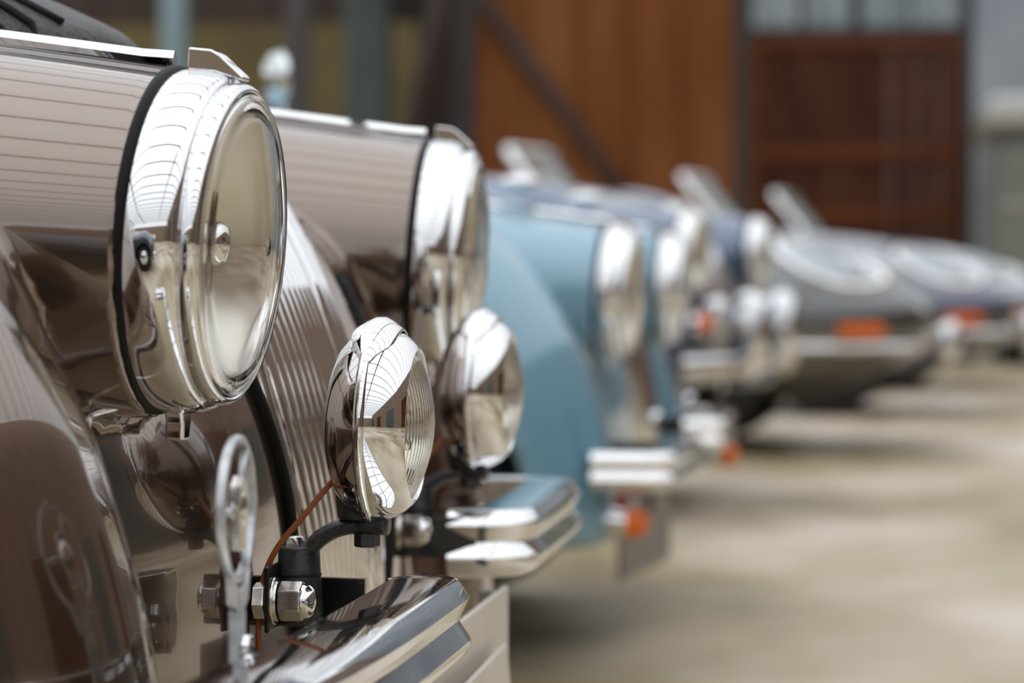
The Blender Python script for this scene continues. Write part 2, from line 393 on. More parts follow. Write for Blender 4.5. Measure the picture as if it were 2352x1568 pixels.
# panelled red-brown door with rails, window strip above
d2 = thing('door_2', '', ''); del d2['label'], d2['category']; structure(d2)
xa, xb = px(1722, 0, YW)[0], px(2206, 0, YW)[0]
nb = 9
for i in range(nb):
    x0 = xa + (xb - xa) * i / nb; x1 = xa + (xb - xa) * (i + 1) / nb
    box('plank', (x0 + 0.004, YW + 0.01 + 0.006 * (i % 2), 0.05), (x1 - 0.004, YW + 0.06, 2.78), 'plank', d2, 0.006)
for (y0, y1) in ((88, 114), (336, 372), (478, 512), (700, 735)):
    z1 = px(0, y0, YW)[2]; z0 = px(0, y1, YW)[2]
    if z1 > 0.1: box('rail', (xa, YW - 0.04, max(z0, .05)), (xb, YW + 0.012, z1), 'rail', d2, 0.008)
for x0 in (xa, xb - 0.10): box('stile', (x0, YW - 0.036, 0.05), (x0 + 0.10, YW + 0.012, 2.78), 'rail', d2, 0.008)
w1 = thing('window_1', '', ''); del w1['label'], w1['category']; structure(w1)
zt = 2.86
for i in range(4):
    x0 = xa + (xb - xa) * i / 4; x1 = xa + (xb - xa) * (i + 1) / 4
    box('pane', (x0 + 0.03, YW + 0.03, zt), (x1 - 0.03, YW + 0.045, 4.0), 'pane', w1)
    if i: box('mullion', (x0 - (0.045 if i == 2 else 0.018), YW, zt), (x0 + (0.045 if i == 2 else 0.018), YW + 0.06, 4.0), 'steel', w1)
box('sill', (xa, YW - 0.02, 2.78), (xb, YW + 0.06, zt + 0.02), 'steel', w1, 0.005)
box('head', (xa, YW - 0.02, 4.0), (xb, YW + 0.06, 4.1), 'steel', w1, 0.005)

def hbeam(name, x, Y, wd, h, mat, label, cat='post'):
    """rolled steel post: two flanges and a web in one outline"""
    t = wd * 0.14
    poly = [(-wd / 2, -wd / 2), (wd / 2, -wd / 2), (wd / 2, -wd / 2 + t), (t / 2, -wd / 2 + t), (t / 2, wd / 2 - t), (wd / 2, wd / 2 - t),
            (wd / 2, wd / 2), (-wd / 2, wd / 2), (-wd / 2, wd / 2 - t), (-t / 2, wd / 2 - t), (-t / 2, -wd / 2 + t), (-wd / 2, -wd / 2 + t)]
    v = [(p, q, 0) for p, q in poly] + [(p, q, h) for p, q in poly]; n = len(poly)
    f = [tuple(range(n))[::-1], tuple(range(n, 2 * n))] + [(i, (i + 1) % n, (i + 1) % n + n, i + n) for i in range(n)]
    o = mesh(name, v, f, mat, None, False, (x, Y, 0)); tag(o, label, cat); return o
def postx(x, Y): return px(x, 0, Y)[0]
hbeam('steel_post', postx(1702, 25.6), 25.6, 0.10, 5.38, 'steel', 'black steel post between the rust-brown door and the panelled door')
hbeam('steel_post', postx(2216, 25.6), 25.6, 0.11, 5.38, 'steel', 'black steel post at the right edge of the panelled brown door')
hbeam('steel_post', postx(1068, 25.6), 25.6, 0.15, 5.38, 'steel', 'black steel post at the left edge of the rust-brown door')
hbeam('steel_post', postx(675, 23), 23, 0.17, 5.38, 'grey_steel', 'dark grey steel post standing before the olive wall')
hbeam('steel_post', postx(382, 22), 22, 0.17, 5.38, 'pale_blue', 'pale blue post above the nearest brown bonnet')
box_o = tag(box('timber_post', (postx(955, 27), 27.0, 0), (postx(1050, 27), 27.3, 5.4), 'dark_wood', None, 0.02), 'broad dark brown timber post left of the black steel post', 'post')
pl = thing('panel_locker', 'tall grey-teal locker standing before the olive wall', 'locker', (postx(830, 26.5), 26.5, 0))
box('body', (-0.19, 0, 0.04), (0.19, 0.4, 3.6), 'teal', pl, 0.012)
box('door', (-0.18, -0.02, 0.08), (-0.004, 0.0, 3.55), 'teal', pl, 0.006)
box('door', (0.004, -0.02, 0.08), (0.18, 0.0, 3.55), 'teal', pl, 0.006)
box('plinth', (-0.19, 0.02, 0.0), (0.19, 0.4, 0.04), 'steel', pl)
a = Vector(px(1000, 10, 26.2)); b = Vector(px(930, 330, 26.2)); b = a + (b - a) * (a.z / (a.z - b.z)) * 0.985
tag(tube('raking_strut', [a + (a - b) * 0.35, b], 0.07, 'dark_wood', None, 8), 'slanting brown strut beside the broad dark timber post', 'strut')
box_b = tag(box('lintel_beam', (-9.2, 26.9, 3.05), (-4.0, 27.2, 3.5), 'dark_wood', None, 0.02), 'long dark beam across the opening above the olive wall', 'beam')
tag(hbeam('steel_post', -9.1, 27.05, 0.2, 3.05, 'steel', 'black post carrying the far left end of the dark beam'), 'black post carrying the far left end of the dark beam', 'post')

# pale grey-green van at the right
vx = px(2262, 0, 24)[0]
van = thing('delivery_van', 'pale grey-green van with off-white roof parked at the right edge', 'van', (vx, 24.0, 0))
def van_f(x, y, z): return rbox(x, y, z, (1.05, 2.0, 1.12), (1.0, 2.0, 0.82), 0.16)
nets('body', van_f, axis_grid((-.05, 2.2, .06)), axis_grid((-.1, 4.1, .1)), axis_grid((.2, 2.05, .06)), 'van', van)
def van_r(x, y, z): return rbox(x, y, z, (1.05, 2.0, 2.03), (1.06, 2.06, 0.13), 0.09)
nets('roof', van_r, axis_grid((-.08, 2.2, .04)), axis_grid((-.14, 4.14, .1)), axis_grid((1.85, 2.2, .03)), 'van_white', van)
box('gutter', (0.0, -0.03, 1.80), (2.1, 0.02, 1.84), 'steel', van, 0.01)
box('rear_door', (0.14, -0.025, 0.45), (1.04, 0.02, 1.70), 'van', van, 0.02)
box('rear_door', (1.06, -0.025, 0.45), (1.96, 0.02, 1.70), 'van', van, 0.02)
box('trim_strip', (0.1, -0.045, 1.28), (2.0, -0.02, 1.31), 'van_white', van, 0.01)
for yy in (0.8, 3.2):
    for xx in (0.25, 1.85): lathe('wheel', [(-.09, .1), (-.09, .27), (-.06, .31), (.06, .31), (.09, .27), (.09, .1)], 'tyre', van, 32, (xx, yy, .31))

# glazed roof high over the cars: trusses, glazing bars and clear panes
M['roof_glass'], t_, b_ = nmat('roof_glass'); t_.nodes.remove(b_)
tr = t_.nodes.new('ShaderNodeBsdfTransparent'); tr.inputs[0].default_value = (0.97, 0.97, 0.965, 1)
gl = t_.nodes.new('ShaderNodeBsdfGlossy'); gl.inputs['Roughness'].default_value = 0.02
mx = t_.nodes.new('ShaderNodeMixShader'); mx.inputs[0].default_value = 0.04
t_.links.new(tr.outputs[0], mx.inputs[1]); t_.links.new(gl.outputs[0], mx.inputs[2]); t_.links.new(mx.outputs[0], t_.nodes['Material Output'].inputs[0])
ce = thing('ceiling', '', ''); del ce['label'], ce['category']; structure(ce)
ZR = 5.5
bar_me = None
yb = -22.0; k = 0
while yb < 26:
    if bar_me is None:
        o = box('glazing_bar', (-22, -0.045, 0), (9.1, 0.045, 0.05), 'white_paint', ce, loc=(0, yb, ZR)); bar_me = o.data
    else: o = link('glazing_bar', bar_me, None, ce, (0, yb, ZR))
    yb += 1.45; k += 1
for xt in (-22.0, -14.3, -6.6, 1.1): box('roof_pane', (xt + .03, -22, ZR + 0.055), (xt + 7.67, 26, ZR + 0.062), 'roof_glass', ce)
for xt in (-14.3, -6.6, 1.1): box('purlin', (xt - .05, -22, ZR - 0.22), (xt + .05, 26, ZR - .005), 'grey_steel', ce)
structure(box('wall_front', (-22, -22.4, 0), (9.1, -22, 4.3), 'brick_tan'))
wr2 = thing('wall_right', '', ''); del wr2['label'], wr2['category']; structure(wr2)
box('brickwork', (8.7, -22, 0), (9.1, 33, 5.48), 'brick_dark', wr2)
for i in range(7): box('gate', (8.6, -20.5 + i * 7.6, 0), (8.7, -16.9 + i * 7.6, 3.1), 'plank' if i % 2 else 'teal', wr2, 0.01)
structure(box('wall_left', (-22.4, -22, 0), (-22, 36, 4.3), 'brick_tan'))

# ================================================================== VINTAGE CARS WITH WING LAMPS
# car frame: x forward (0 = headlamp glass), y across (camera side negative), z above the floor
POD_Y, POD_Z = 0.565, 0.743
def vintage_f(x, y, z):
    ay = np.abs(y)
    # outer wing over the wheel
    prof = ell2(x, z, -0.48, 0.335, 0.474, 0.615)
    prof = smin(prof, rbox(x, 0 * y, z, (-1.15, 0, 0.56), (0.75, 1, 0.36), 0.12), 0.12)
    wing = rmax(prof, np.abs(ay - 0.775) - 0.165, 0.155)
    wing = rmax(wing, 0.30 - z, 0.03)
    # catwalk under the lamp
    cat = x + 0.032 + 0.40 * (ay - 0.24) ** 2 + 1.3 * np.maximum(z - 0.5, 0) ** 2
    cat = rmax(cat, ay - 0.76, 0.05); cat = rmax(cat, z - 0.80, 0.06); cat = rmax(cat, 0.34 - z, 0.04); cat = rmax(cat, 0.19 + 0.33 * (z - 0.5) - ay, 0.02); cat = np.maximum(cat, -1.2 - x)
    # headlamp pod
    back = np.maximum(-x - 0.06, 0)
    zc = POD_Z + 0.05 * back; rad = 0.1235 + 0.10 * back - 0.03 * back ** 2
    pod = (np.sqrt((ay - POD_Y) ** 2 + (z - zc) ** 2) - rad) * 0.99
    pod = rmax(pod, x + 0.0512 - 0.070 * (z - POD_Z) + 0.0525 * (ay - POD_Y), 0.004); pod = np.maximum(pod, -1.5 - x)
    # nose and bonnet
    xs_ = x + 0.018 + 0.70 * y * y
    nose = ell2(xs_, z, -0.9, 0.45, 0.9, 0.765)
    nose = rmax(nose, (z - 0.925 + 0.07 * x) * 0.99, 0.16)
    nose = rmax(nose, (ay - 0.225 - 0.33 * (z - 0.5) - 0.16 * back) * 0.95, 0.025); nose = rmax(nose, 0.34 - z, 0.03); nose = np.maximum(nose, -1.9 - x)
    # tub, rear wings and tail
    tub = rbox(x, y, z, (-2.35, 0, 0.57), (1.75, 0.78, 0.36), 0.22)
    tub = smin(tub, ell3(x, ay, z, (-3.1, 0.66, 0.52), (0.75, 0.22, 0.44)), 0.1)
    d = smin(wing, cat, 0.035)
    d = smin(d, nose, 0.02)
    d = smin(d, pod, 0.014)
    d = smin(d, tub, 0.12)
    cut = np.maximum(np.sqrt((x + 0.52) ** 2 + (z - 0.33) ** 2) - 0.375, 0.56 - ay)
    cut2 = np.maximum(np.sqrt((x + 3.12) ** 2 + (z - 0.33) ** 2) - 0.36, 0.60 - ay)
    d = np.maximum(d, -np.minimum(cut, cut2))
    cock = rbox(x, y, z, (-2.45, 0, 0.95), (0.62, 0.62, 0.42), 0.12)
    return rmax(d, -cock, 0.02)
GX = axis_grid((-4.25, -1.6, 0.05), (-1.6, -0.6, 0.025), (-0.6, -0.08, 0.0085), (-0.08, -0.03, 0.0035), (-0.03, 0.05, 0.0085))
GY = axis_grid((-0.97, -0.40, 0.0095), (-0.40, 0.40, 0.02), (0.40, 0.97, 0.0095))
GZ = axis_grid((0.14, 0.40, 0.02), (0.40, 1.02, 0.010))
vint_me = nets('vintage_body', vintage_f, GX, GY, GZ)
GX2 = axis_grid((-4.25, -1.6, 0.05), (-1.6, -0.6, 0.04), (-0.6, 0.05, 0.02))
GY2 = axis_grid((-0.98, 0.98, 0.02)); GZ2 = axis_grid((0.14, 1.02, 0.02))
vint_far = nets('vintage_body_far', vintage_f, GX2, GY2, GZ2)
def surf_x(y, z, x0=0.08, off=0.0):
    """front-most body surface at (y, z)"""
    x = x0
    for _ in range(200):
        d = float(vintage_f(np.array([x]), np.array([y]), np.array([z]))[0])
        if d < 2e-4: break
        x -= max(d * 0.8, 2e-4)
        if x < -1.2: break
    return x + off
def surf_z(x, y, z0=1.1):
    z = z0
    for _ in range(300):
        d = float(vintage_f(np.array([x]), np.array([y]), np.array([z]))[0])
        if d < 2e-4: break
        z -= max(d * 0.7, 2e-4)
    return z

def headlamp(car, s, dz=0.0, chrome='chrome', fine=True):
    n = 96 if fine else 48
    h = lathe('headlamp', [(-.048, .1205), (-.044, .1228), (-.034, .1237), (-.024, .1232), (-.0145, .1212), (-.0088, .1185), (-.0072, .1160), (-.0070, .1120), (-.02, .108), (-.046, .108)],
              chrome, car, n, (-.004, s * POD_Y, POD_Z + dz), (0, R(4), s * R(3)), sharp=50)
    lathe('gasket', [(-.052, .117), (-.0515, .1248), (-.0495, .1258), (-.0465, .1254), (-.0440, .1236), (-.044, .117)], 'rubber', h, n, sharp=60)
    lathe('rim', [(-.0085, .1130), (-.0062, .1152), (-.001, .1155), (.0035, .1142), (.0062, .1118), (.0062, .1092), (.002, .1080), (-.004, .1080)], chrome, h, n, sharp=80)
    # domed glass, thick, with a stepped edge
    out = [(.0035, .1085), (.0085, .1072), (.0105, .1045), (.0108, .0995)] + [(.0105 + .015 * (1 - (r / .0985) ** 2), r) for r in np.linspace(.0975, 0.0005, 16)]
    inn = [(.0105 + .015 * (1 - (r / .0985) ** 2) - .0035, r) for r in np.linspace(0.0005, .095, 14)] + [(.004, .0995), (-.001, .1075)]
    lathe('lens', out + inn, 'glass' if fine else 'frost_glass', h, n, close=True)
    lathe('reflector', [(-.056 + .058 * (r / .1075) ** 2, r) for r in np.linspace(.012, .1075, 18)], 'reflector', h, n)
    lathe('bulb', [(-.06, .010), (-.045, .010), (-.040, .012), (-.028, .012), (-.020, .008), (-.018, .0005)], 'frost_glass', h, 24)
    lathe('bulb_shield', [(-.034, .0165), (-.012, .0165), (-.006, .012), (-.004, .0005)], chrome, h, 32)
    if fine:
        # chrome crest on top of the bezel and clamp tab below
        ang = [(-.033, .1235), (-.014, .1385), (-.006, .1370), (.0075, .1185), (.0095, .1155), (.002, .1150), (-.006, .1175), (-.012, .1215), (-.033, .122)]
        poly = [(-.041, .1225), (-.041, .1385), (-.024, .1378), (-.017, .1345), (.0015, .1195), (.0005, .1165), (-.008, .1185), (-.020, .1218)]
        prism('crest', poly, -.0095, .0095, chrome, h, 0.0022, seg=3)
        tab = [(-.016, -.1205), (.016, -.1205), (.010, -.132), (.0085, -.143), (-.0085, -.143), (-.010, -.132)]
        prism('clamp_tab', tab, -.040, -.026, chrome, h, 0.003, axis='x', seg=3)
    return h

def spear(car, s, dz=0.0):
    """chrome strip along the crest of the headlamp pod"""
    v = []; f = []; xs = np.linspace(-0.047, -0.62, 26)
    sec = lambda t: [(-.0035 - .003 * t, -.006), (-.0065 - .002 * t, .0100 - .003 * t), (-.0022, .0155 - .004 * t), (.0022, .0155 - .004 * t), (.0065 + .002 * t, .0100 - .003 * t), (.0035 + .003 * t, -.006)]
    for i, x in enumerate(xs):
        t = i / 25; z = surf_z(x, s * POD_Y)
        if i == 0: z = surf_z(-0.064, s * POD_Y) - 0.001
        for (a, b) in sec(t): v.append((x, s * POD_Y + a, z + b * (1 - 0.75 * max(0, t - .6) / .4) + dz))
    p = 6
    for i in range(len(xs) - 1):
        for k_ in range(p): f.append((i * p + k_, i * p + (k_ + 1) % p, (i + 1) * p + (k_ + 1) % p, (i + 1) * p + k_))
    f.append(tuple(range(p))[::-1]); f.append(tuple((len(xs) - 1) * p + k_ for k_ in range(p)))
    o = auto_sharp(mesh('chrome_strip', v, f, 'chrome', car), 45)
    return o

def bumper_half(car, s, zc, y_in=0.305, y_out=0.86, x0=0.118, mat='dusty_chrome', r=0.062):
    """double-ribbed bumper half, both ends wrapped back; s = side"""
    sec = [(-.058, -.003), (-.0575, -.0005), (-.056, 0), (-.0075, 0), (-.006, -.0003), (-.0045, -.0014), (.0035, -.0125), (.0042, -.0145), (.0034, -.0165), (-.0028, -.0300), (-.0034, -.0318), (-.0028, -.0336),
           (.0045, -.0445), (.0057, -.0470), (.0055, -.0510), (.0030, -.0570), (-.0040, -.0635), (-.016, -.0685), (-.034, -.0705), (-.034, -.068),
           (-.012, -.064), (-.001, -.049), (-.012, -.0325), (-.002, -.0145), (-.011, -.003), (-.050, -.003)]
    sec = [(a, zc + b) for a, b in sec]
    path = []
    def arc(cx, cy, sg, a0, a1, n=9):
        for t in np.linspace(a0, a1, n): path.append((cx + r * math.cos(t), cy + sg * r * math.sin(t), math.cos(t), sg * math.sin(t)))
    if s > 0: path.append((x0 - r - .022, y_in - .0, -0.0, -1.0))
    arc(x0 - r, y_in + r, -1, math.pi / 2 if s > 0 else R(68), 0)
    for yy in np.linspace(y_in + r + .04, y_out - r - .02, 8): path.append((x0 - .10 * max(0, yy - .55) ** 2, yy, 1, 0.02))
    arc(x0 - r - .01, y_out - r, 1, 0.05, math.pi / 2)
    path.append((x0 - r - .09, y_out, 0, 1))
    path = [(a, b * s, c, d * s) for a, b, c, d in path]
    if s < 0: path = path[::-1]
    # path order gives outward faces
    return sweep('bumper', sec, path, mat, car, sharp=28)

def fog_lamp(car, s, zc, y=0.327, x0=0.043, fine=True):
    n = 96 if fine else 48
    L = (x0, s * y, zc)
    f_ = lathe('fog_lamp', [(.0035, .0775), (.009, .0768), (.018, .0735), (.026, .0685), (.0315, .0630), (.0335, .0600), (.0325, .0585), (.026, .0585)], 'chrome', car, n, L, (0, R(1.5), 0), sharp=60)
    lathe('rear_shell', [(-.0035, .0770), (-.010, .0745), (-.018, .0690), (-.026, .060), (-.032, .047), (-.036, .030), (-.038, .012), (-.0385, .0005)], 'dark_chrome', f_, n)
    lathe('clamp_band', [(-.004, .0755), (-.0042, .0785), (-.0012, .0802), (.0022, .0800), (.0042, .0782), (.004, .0755)], 'chrome', f_, n, sharp=80)
    # fluted glass: a grid aligned with the upright flutes
    RL = .0586; ncol = 97 if fine else 49; nrow = 25; v = []; fc = []
    def zf(r): return .031 + .015 * (1 - (r / RL) ** 2)
    for side in (0, 1):
        for i in range(ncol):
            yy = -RL * .9995 + 2 * RL * .9995 * i / (ncol - 1); h_ = math.sqrt(max(0, RL * RL - yy * yy))
            for j in range(nrow):
                zz = h_ * (-1 + 2 * j / (nrow - 1)); r = math.hypot(yy, zz)
                x = zf(r) - (0.0035 if side else 0)
                if side and r < .0575:
                    blk = 1.0 if abs(zz) > .010 else 0.55
                    x += (0.0014 if i % 4 in (1, 2) else 0.0) * blk + (.0007 if i % 4 == 3 else 0)
                v.append((x, yy, zz))
    for side in (0, 1):
        b0 = side * ncol * nrow
        for i in range(ncol - 1):
            for j in range(nrow - 1):
                q = (b0 + i * nrow + j, b0 + (i + 1) * nrow + j, b0 + (i + 1) * nrow + j + 1, b0 + i * nrow + j + 1)
                fc.append(q if not side else q[::-1])
    N_ = ncol * nrow
    edge = [i * nrow for i in range(ncol)] + [i * nrow + nrow - 1 for i in range(ncol - 1, -1, -1)]
    for a_i, b_i in zip(edge, edge[1:] + edge[:1]): fc.append((b_i, a_i, N_ + a_i, N_ + b_i))
    auto_sharp(mesh('lens', v, fc, 'glass', f_), 30)
    lathe('reflector', [(-.030 + .056 * (r / .058) ** 2, r) for r in np.linspace(.008, .058, 16)], 'reflector', f_, n)
    lathe('bulb', [(-.032, .006), (-.015, .007), (-.006, .007), (.0, .004), (.001, .0004)], 'frost_glass', f_, 20)
    box('bulb_bar', (.004, -.003, -.018), (.008, .003, .018), 'dark_chrome', f_, 0.001)
    # peaked cap over the top of the shell
    v = []; fc = []; na = 40
    prof = [(-.017, .0700), (-.015, .0722), (-.008, .0770), (.0, .0806), (.006, .0804), (.013, .0768), (.0195, .0722), (.0208, .0700)]
    for i in range(na + 1):
        a = R(-52 + 104 * i / na); c = abs(a) / R(52)
        for (x, r) in prof:
            v.append((x * (1 - .60 * c ** 3), (r + .0022 - .0036 * c ** 4) * math.sin(a), (r + .0022 + .0020 * (1 - c ** 2) - .0036 * c ** 4) * math.cos(a)))
    p = len(prof)
    for i in range(na):
        for k_ in range(p - 1): fc.append((i * p + k_, i * p + k_ + 1, (i + 1) * p + k_ + 1, (i + 1) * p + k_))
    cap = auto_sharp(mesh('cap', v, fc, 'chrome', f_), 50)
    so = cap.modifiers.new('thickness', 'SOLIDIFY'); so.thickness = 0.0012; so.offset = -1
    # ---- cast bracket
    br = []
    def cyl(name, zlo, zhi, r0, r1, xx, yy, mat='black_cast', parent=car, n_=40, bev=.002):
        h = zhi - zlo
        o = lathe(name, [(0, .0003), (0, r0 - bev), (bev, r0), (h - bev, r1), (h, r1 - bev), (h, .0003)], mat, parent, n_, (xx, yy, zlo), (0, R(-90), 0), sharp=50)
        return o
    yb = s * y
    base = cyl('lamp_bracket', zc - .076, zc - .030, .0185, .0225, x0 - .012, yb)
    arm = [(x0 + .010, yb, zc - .0800), (x0 - .012, yb, zc - .0805), (x0 - .030, yb, zc - .0835), (x0 - .044, yb, zc - .091), (x0 - .054, yb, zc - .101), (x0 - .062, yb, zc - .112)]
    a_ = tube('arm', [Vector(q) - Vector(base.location) for q in spline(arm, 6)], [.0155] * 6 + [.0125] * 12 + [.0125] * 6 + [.015] * 7, 'black_cast', None, 16, flat=0.55)
    a_.parent = base; a_.matrix_parent_inverse = Matrix.Rotation(R(90), 4, 'Y')
    cl = cyl('bracket_foot', zc - .160, zc - .098, .0195, .0165, x0 - .062, yb)
    cyl('foot_seam', zc - .1215, zc - .119, .0182, .0180, x0 - .062, yb, 'dark', car, 32, .0005)
    cyl('foot_bolt', zc - .099, zc - .090, .010, .008, x0 - .066, yb, 'nickel', car, 6, .001)
    b1 = hexnut('lamp_bolt', -.006, .006, .0105, 'black_cast', car, (x0 - .007, yb, zc - .092), (0, R(90), 0), tilt=.3)
    # acorn nut through the bracket plate
    ny = yb - .040
    z0 = zc - .1375
    pl_ = box('bracket_plate', (x0 - .0785, ny - .016, z0 - .024), (x0 - .0745, ny + .030, z0 + .028), 'black_paint', car, 0.0015)
    lathe('washer', [(-.0745, .006), (-.0745, .0185), (-.0732, .0190), (-.0718, .0185), (-.0718, .016), (-.0698, .0155), (-.0698, .006)], 'nickel', car, 40, (x0, ny, z0), sharp=40)
    hexnut('acorn_nut', -.0698, -.0495, .0158, 'nickel', car, (x0, ny, z0), dome=.0100, tilt=R(24))
    hexnut('lock_nut', -.0905, -.0785, .0150, 'nickel', car, (x0, ny, z0), tilt=R(10))
    # cable
    pts = [(x0 - .020, yb - .008, zc - .034), (x0 - .030, yb - .016, zc - .043), (x0 - .054, yb - .026, zc - .073), (x0 - .074, yb - .030, zc - .098), (x0 - .086, yb - .030, zc - .126), (x0 - .0885, yb - .030, zc - .150), (x0 - .0895, yb - .026, zc - .175), (x0 - .10, yb + .01, zc - .20)]
    tube('cable', spline(pts, 8), .0024, 'wire', car, 10)
    return f_

def grille(car, dz=0.0, mat='chrome', far=False):
    """upright curved bars over the nose, a bright surround and a black sheet painting the shade behind"""
    def nx(y, z): return -0.918 + 0.9 * math.sqrt(max(0.0, 1 - ((z - .45) / .765) ** 2)) - 0.70 * y * y
    zlo, zhi = 0.40, 0.90
    hw = lambda z: 0.03 + 0.145 * math.sqrt(max(0.0, 1 - ((z - 0.60) / 0.305) ** 8)) if z > .60 else 0.175 - 0.16 * (.60 - z)
    # near-black sheet on the solid nose paints the shade between the bars
    v = []; f = []; nz, ny = 22, 12
    for i in range(nz + 1):
        z = zlo + (zhi - zlo) * i / nz
        for j in range(ny + 1):
            y = (-1 + 2 * j / ny) * hw(z); v.append((nx(y, z) + 0.0015, y, z + dz))
    for i in range(nz):
        for j in range(ny): f.append((i * (ny + 1) + j, i * (ny + 1) + j + 1, (i + 1) * (ny + 1) + j + 1, (i + 1) * (ny + 1) + j))
    g = mesh('grille_shade', v, f, 'dark', car)
    nb = 21 if not far else 11
    for k_ in range(nb):
        u = -1 + 2 * k_ / (nb - 1)
        pts = []
        for i in range(23):
            z = zlo + (zhi - zlo) * i / 22
            y = u * 0.93 * hw(z); pts.append((nx(y, z) + 0.007, y, z + dz))
        tube('grille_bar', pts, 0.0056 if not far else .01, mat, car, 10, flat=1.0)
    for s in (-1, 1):
        for (o_, r_) in ((1.02, .0085), (1.13, .0055)):
            pts = [(nx(s * o_ * hw(z), z) + .0045, s * o_ * hw(z), z + dz) for z in np.linspace(zlo - .03, zhi, 30)]
            tube('grille_surround', pts, r_, mat, car, 12)
    pts = [(nx(0, z) + .0105, 0, z + dz) for z in np.linspace(zlo - .01, zhi, 24)]
    tube('centre_bar', pts, .0085, mat, car, 12)
    return g

def wheel(car, x, y, r=0.33, wt=0.085, name='wheel'):
    o = lathe(name, [(-wt, r * .62), (-wt, r * .9), (-wt * .75, r * .985), (-wt * .4, r), (wt * .4, r), (wt * .75, r * .985), (wt, r * .9), (wt, r * .62)], 'tyre', car, 48, (x, y, r), (0, 0, R(90) * (1 if y > 0 else -1)))
    lathe('hub_cap', [(wt * .35, r * .64), (wt * .6, r * .62), (wt * .55, r * .45), (wt * .8, r * .32), (wt * .95, r * .15), (wt, .001)], 'chrome', o, 40)
    return o

def screen(car, x, zb, zt, hw, rake=0.25, mat='chrome', r=0.014):
    """raked windscreen: chrome frame and glass"""
    def pt(u, t, bow=0.10): return (x - rake * t - bow * (u * u), u * hw * (1 - .10 * t), zb + (zt - zb) * t)
    path = [pt(-1, t) for t in np.linspace(0, .93, 6)] + [pt(-.96, 1)] + [pt(u, 1.0) for u in np.linspace(-.85, .85, 11)] + [pt(.96, 1)] + [pt(1, t) for t in np.linspace(.93, 0, 6)]
    fr = tube('windscreen_frame', path, r, mat, car, 10)
    tube('windscreen_sill', [pt(u, 0) for u in np.linspace(-1, 1, 13)], r, mat, car, 10)
    v = []; f = []
    for th in (0, -.006):
        for i in range(7):
            for j in range(13):
                a = pt(-1 + 2 * j / 12, i / 6); v.append((a[0] + th, a[1], a[2]))
    for i in range(6):
        for j in range(12):
            q = (i * 13 + j, i * 13 + j + 1, (i + 1) * 13 + j + 1, (i + 1) * 13 + j); f.append(q); f.append(tuple(91 + k_ for k_ in q)[::-1])
    mesh('windscreen', v, f, 'screen_glass', car)
    return fr
def folded_top(car, x, z, hw, ln=0.5, ht=0.2):
    def f(a, b, c): return smin(ell3(a, b, c, (x - ln * .5, 0, z), (ln * .6, hw, ht)), ell3(a, b, c, (x - ln * .75, 0, z + .05), (ln * .32, hw * .97, ht * .85)), .05)
    nets('folded_soft_top', f, axis_grid((x - ln * 1.4, x + ln * .4, .05)), axis_grid((-hw - .05, hw + .05, .06)), axis_grid((z - ht - .05, z + ht + .12, .04)), 'soft_top', car)
def seats(car, x, z):
    for s in (-1, 1):
        def f(a, b, c): return smin(rbox(a, b, c, (x, s * .3, z), (.24, .22, .10), .08), rbox(a + (c - z) * .2, b, c, (x - .24, s * .3, z + .25), (.09, .22, .30), .08), .04)
        nets('seat', f, axis_grid((x - .5, x + .3, .04)), axis_grid((s * .3 - .26, s * .3 + .26, .04)), axis_grid((z - .14, z + .6, .04)), 'leather', car)

def body_obj(car, me, mat, dz):
    m2 = me.copy(); m2.materials.clear(); m2.materials.append(M[mat]); m2.name = 'body'
    return link('body', m2, None, car, (0, 0, dz))

# ------------------------------------------------------------------ the near brown car
car = thing('brown_cabriolet', 'metallic brown vintage car with twin chrome fog lamps, nearest the camera', 'car', (-0.43, 2.665, 0), R(-0.9))
body_obj(car, vint_me, 'brown', 0)
for s in (-1, 1):
    headlamp(car, s); spear(car, s)
    bumper_half(car, s, 0.485, y_out=1.06 if s < 0 else 0.86, x0=0.132 if s < 0 else 0.100)
    fog_lamp(car, s, 0.604, x0=0.056 if s < 0 else 0.044)
    # bumper iron from the chassis to the wrapped inner end
    pts = [(-.16, s * .29, .459), (-.06, s * .295, .459), (.0, s * .302, .459), (.045, s * .312, .459)]
    v = []; f = []
    sp = spline(pts, 5)
    for q in sp:
        for (a, b) in ((-.004, -.020), (.004, -.020), (.004, .020), (-.004, .020)): v.append((q.x, q.y + a, q.z + b))
    for i in range(len(sp) - 1):
        for k_ in range(4): f.append((i * 4 + k_, i * 4 + (k_ + 1) % 4, (i + 1) * 4 + (k_ + 1) % 4, (i + 1) * 4 + k_))
    f += [(3, 2, 1, 0), tuple((len(sp) - 1) * 4 + k_ for k_ in range(4))]
    mesh('bumper_iron', v, f, 'black_paint', car, False)
    # bright bead along the seam between wing and catwalk
    pts = [(surf_x(s * yy, z) + .001, s * yy, z) for z, yy in [(z, .628 - .02 * (z - .4) / .22) for z in np.linspace(.635, .36, 24)]]
    tube('seam_bead', pts, .0032, 'chrome', car, 8)
    # black strip laid in for the shade of the gap between nose and catwalk
    gy = lambda z: .238 + .33 * (z - .5)
    pts = [(surf_x(s * gy(z), z) + .001, s * gy(z), z) for z in np.linspace(.72, .36, 30)]
    tube('bonnet_gap_shade', pts, .0072, 'rubber', car, 8)
    wheel(car, -.52, s * .70); wheel(car, -3.12, s * .70)
grille(car)
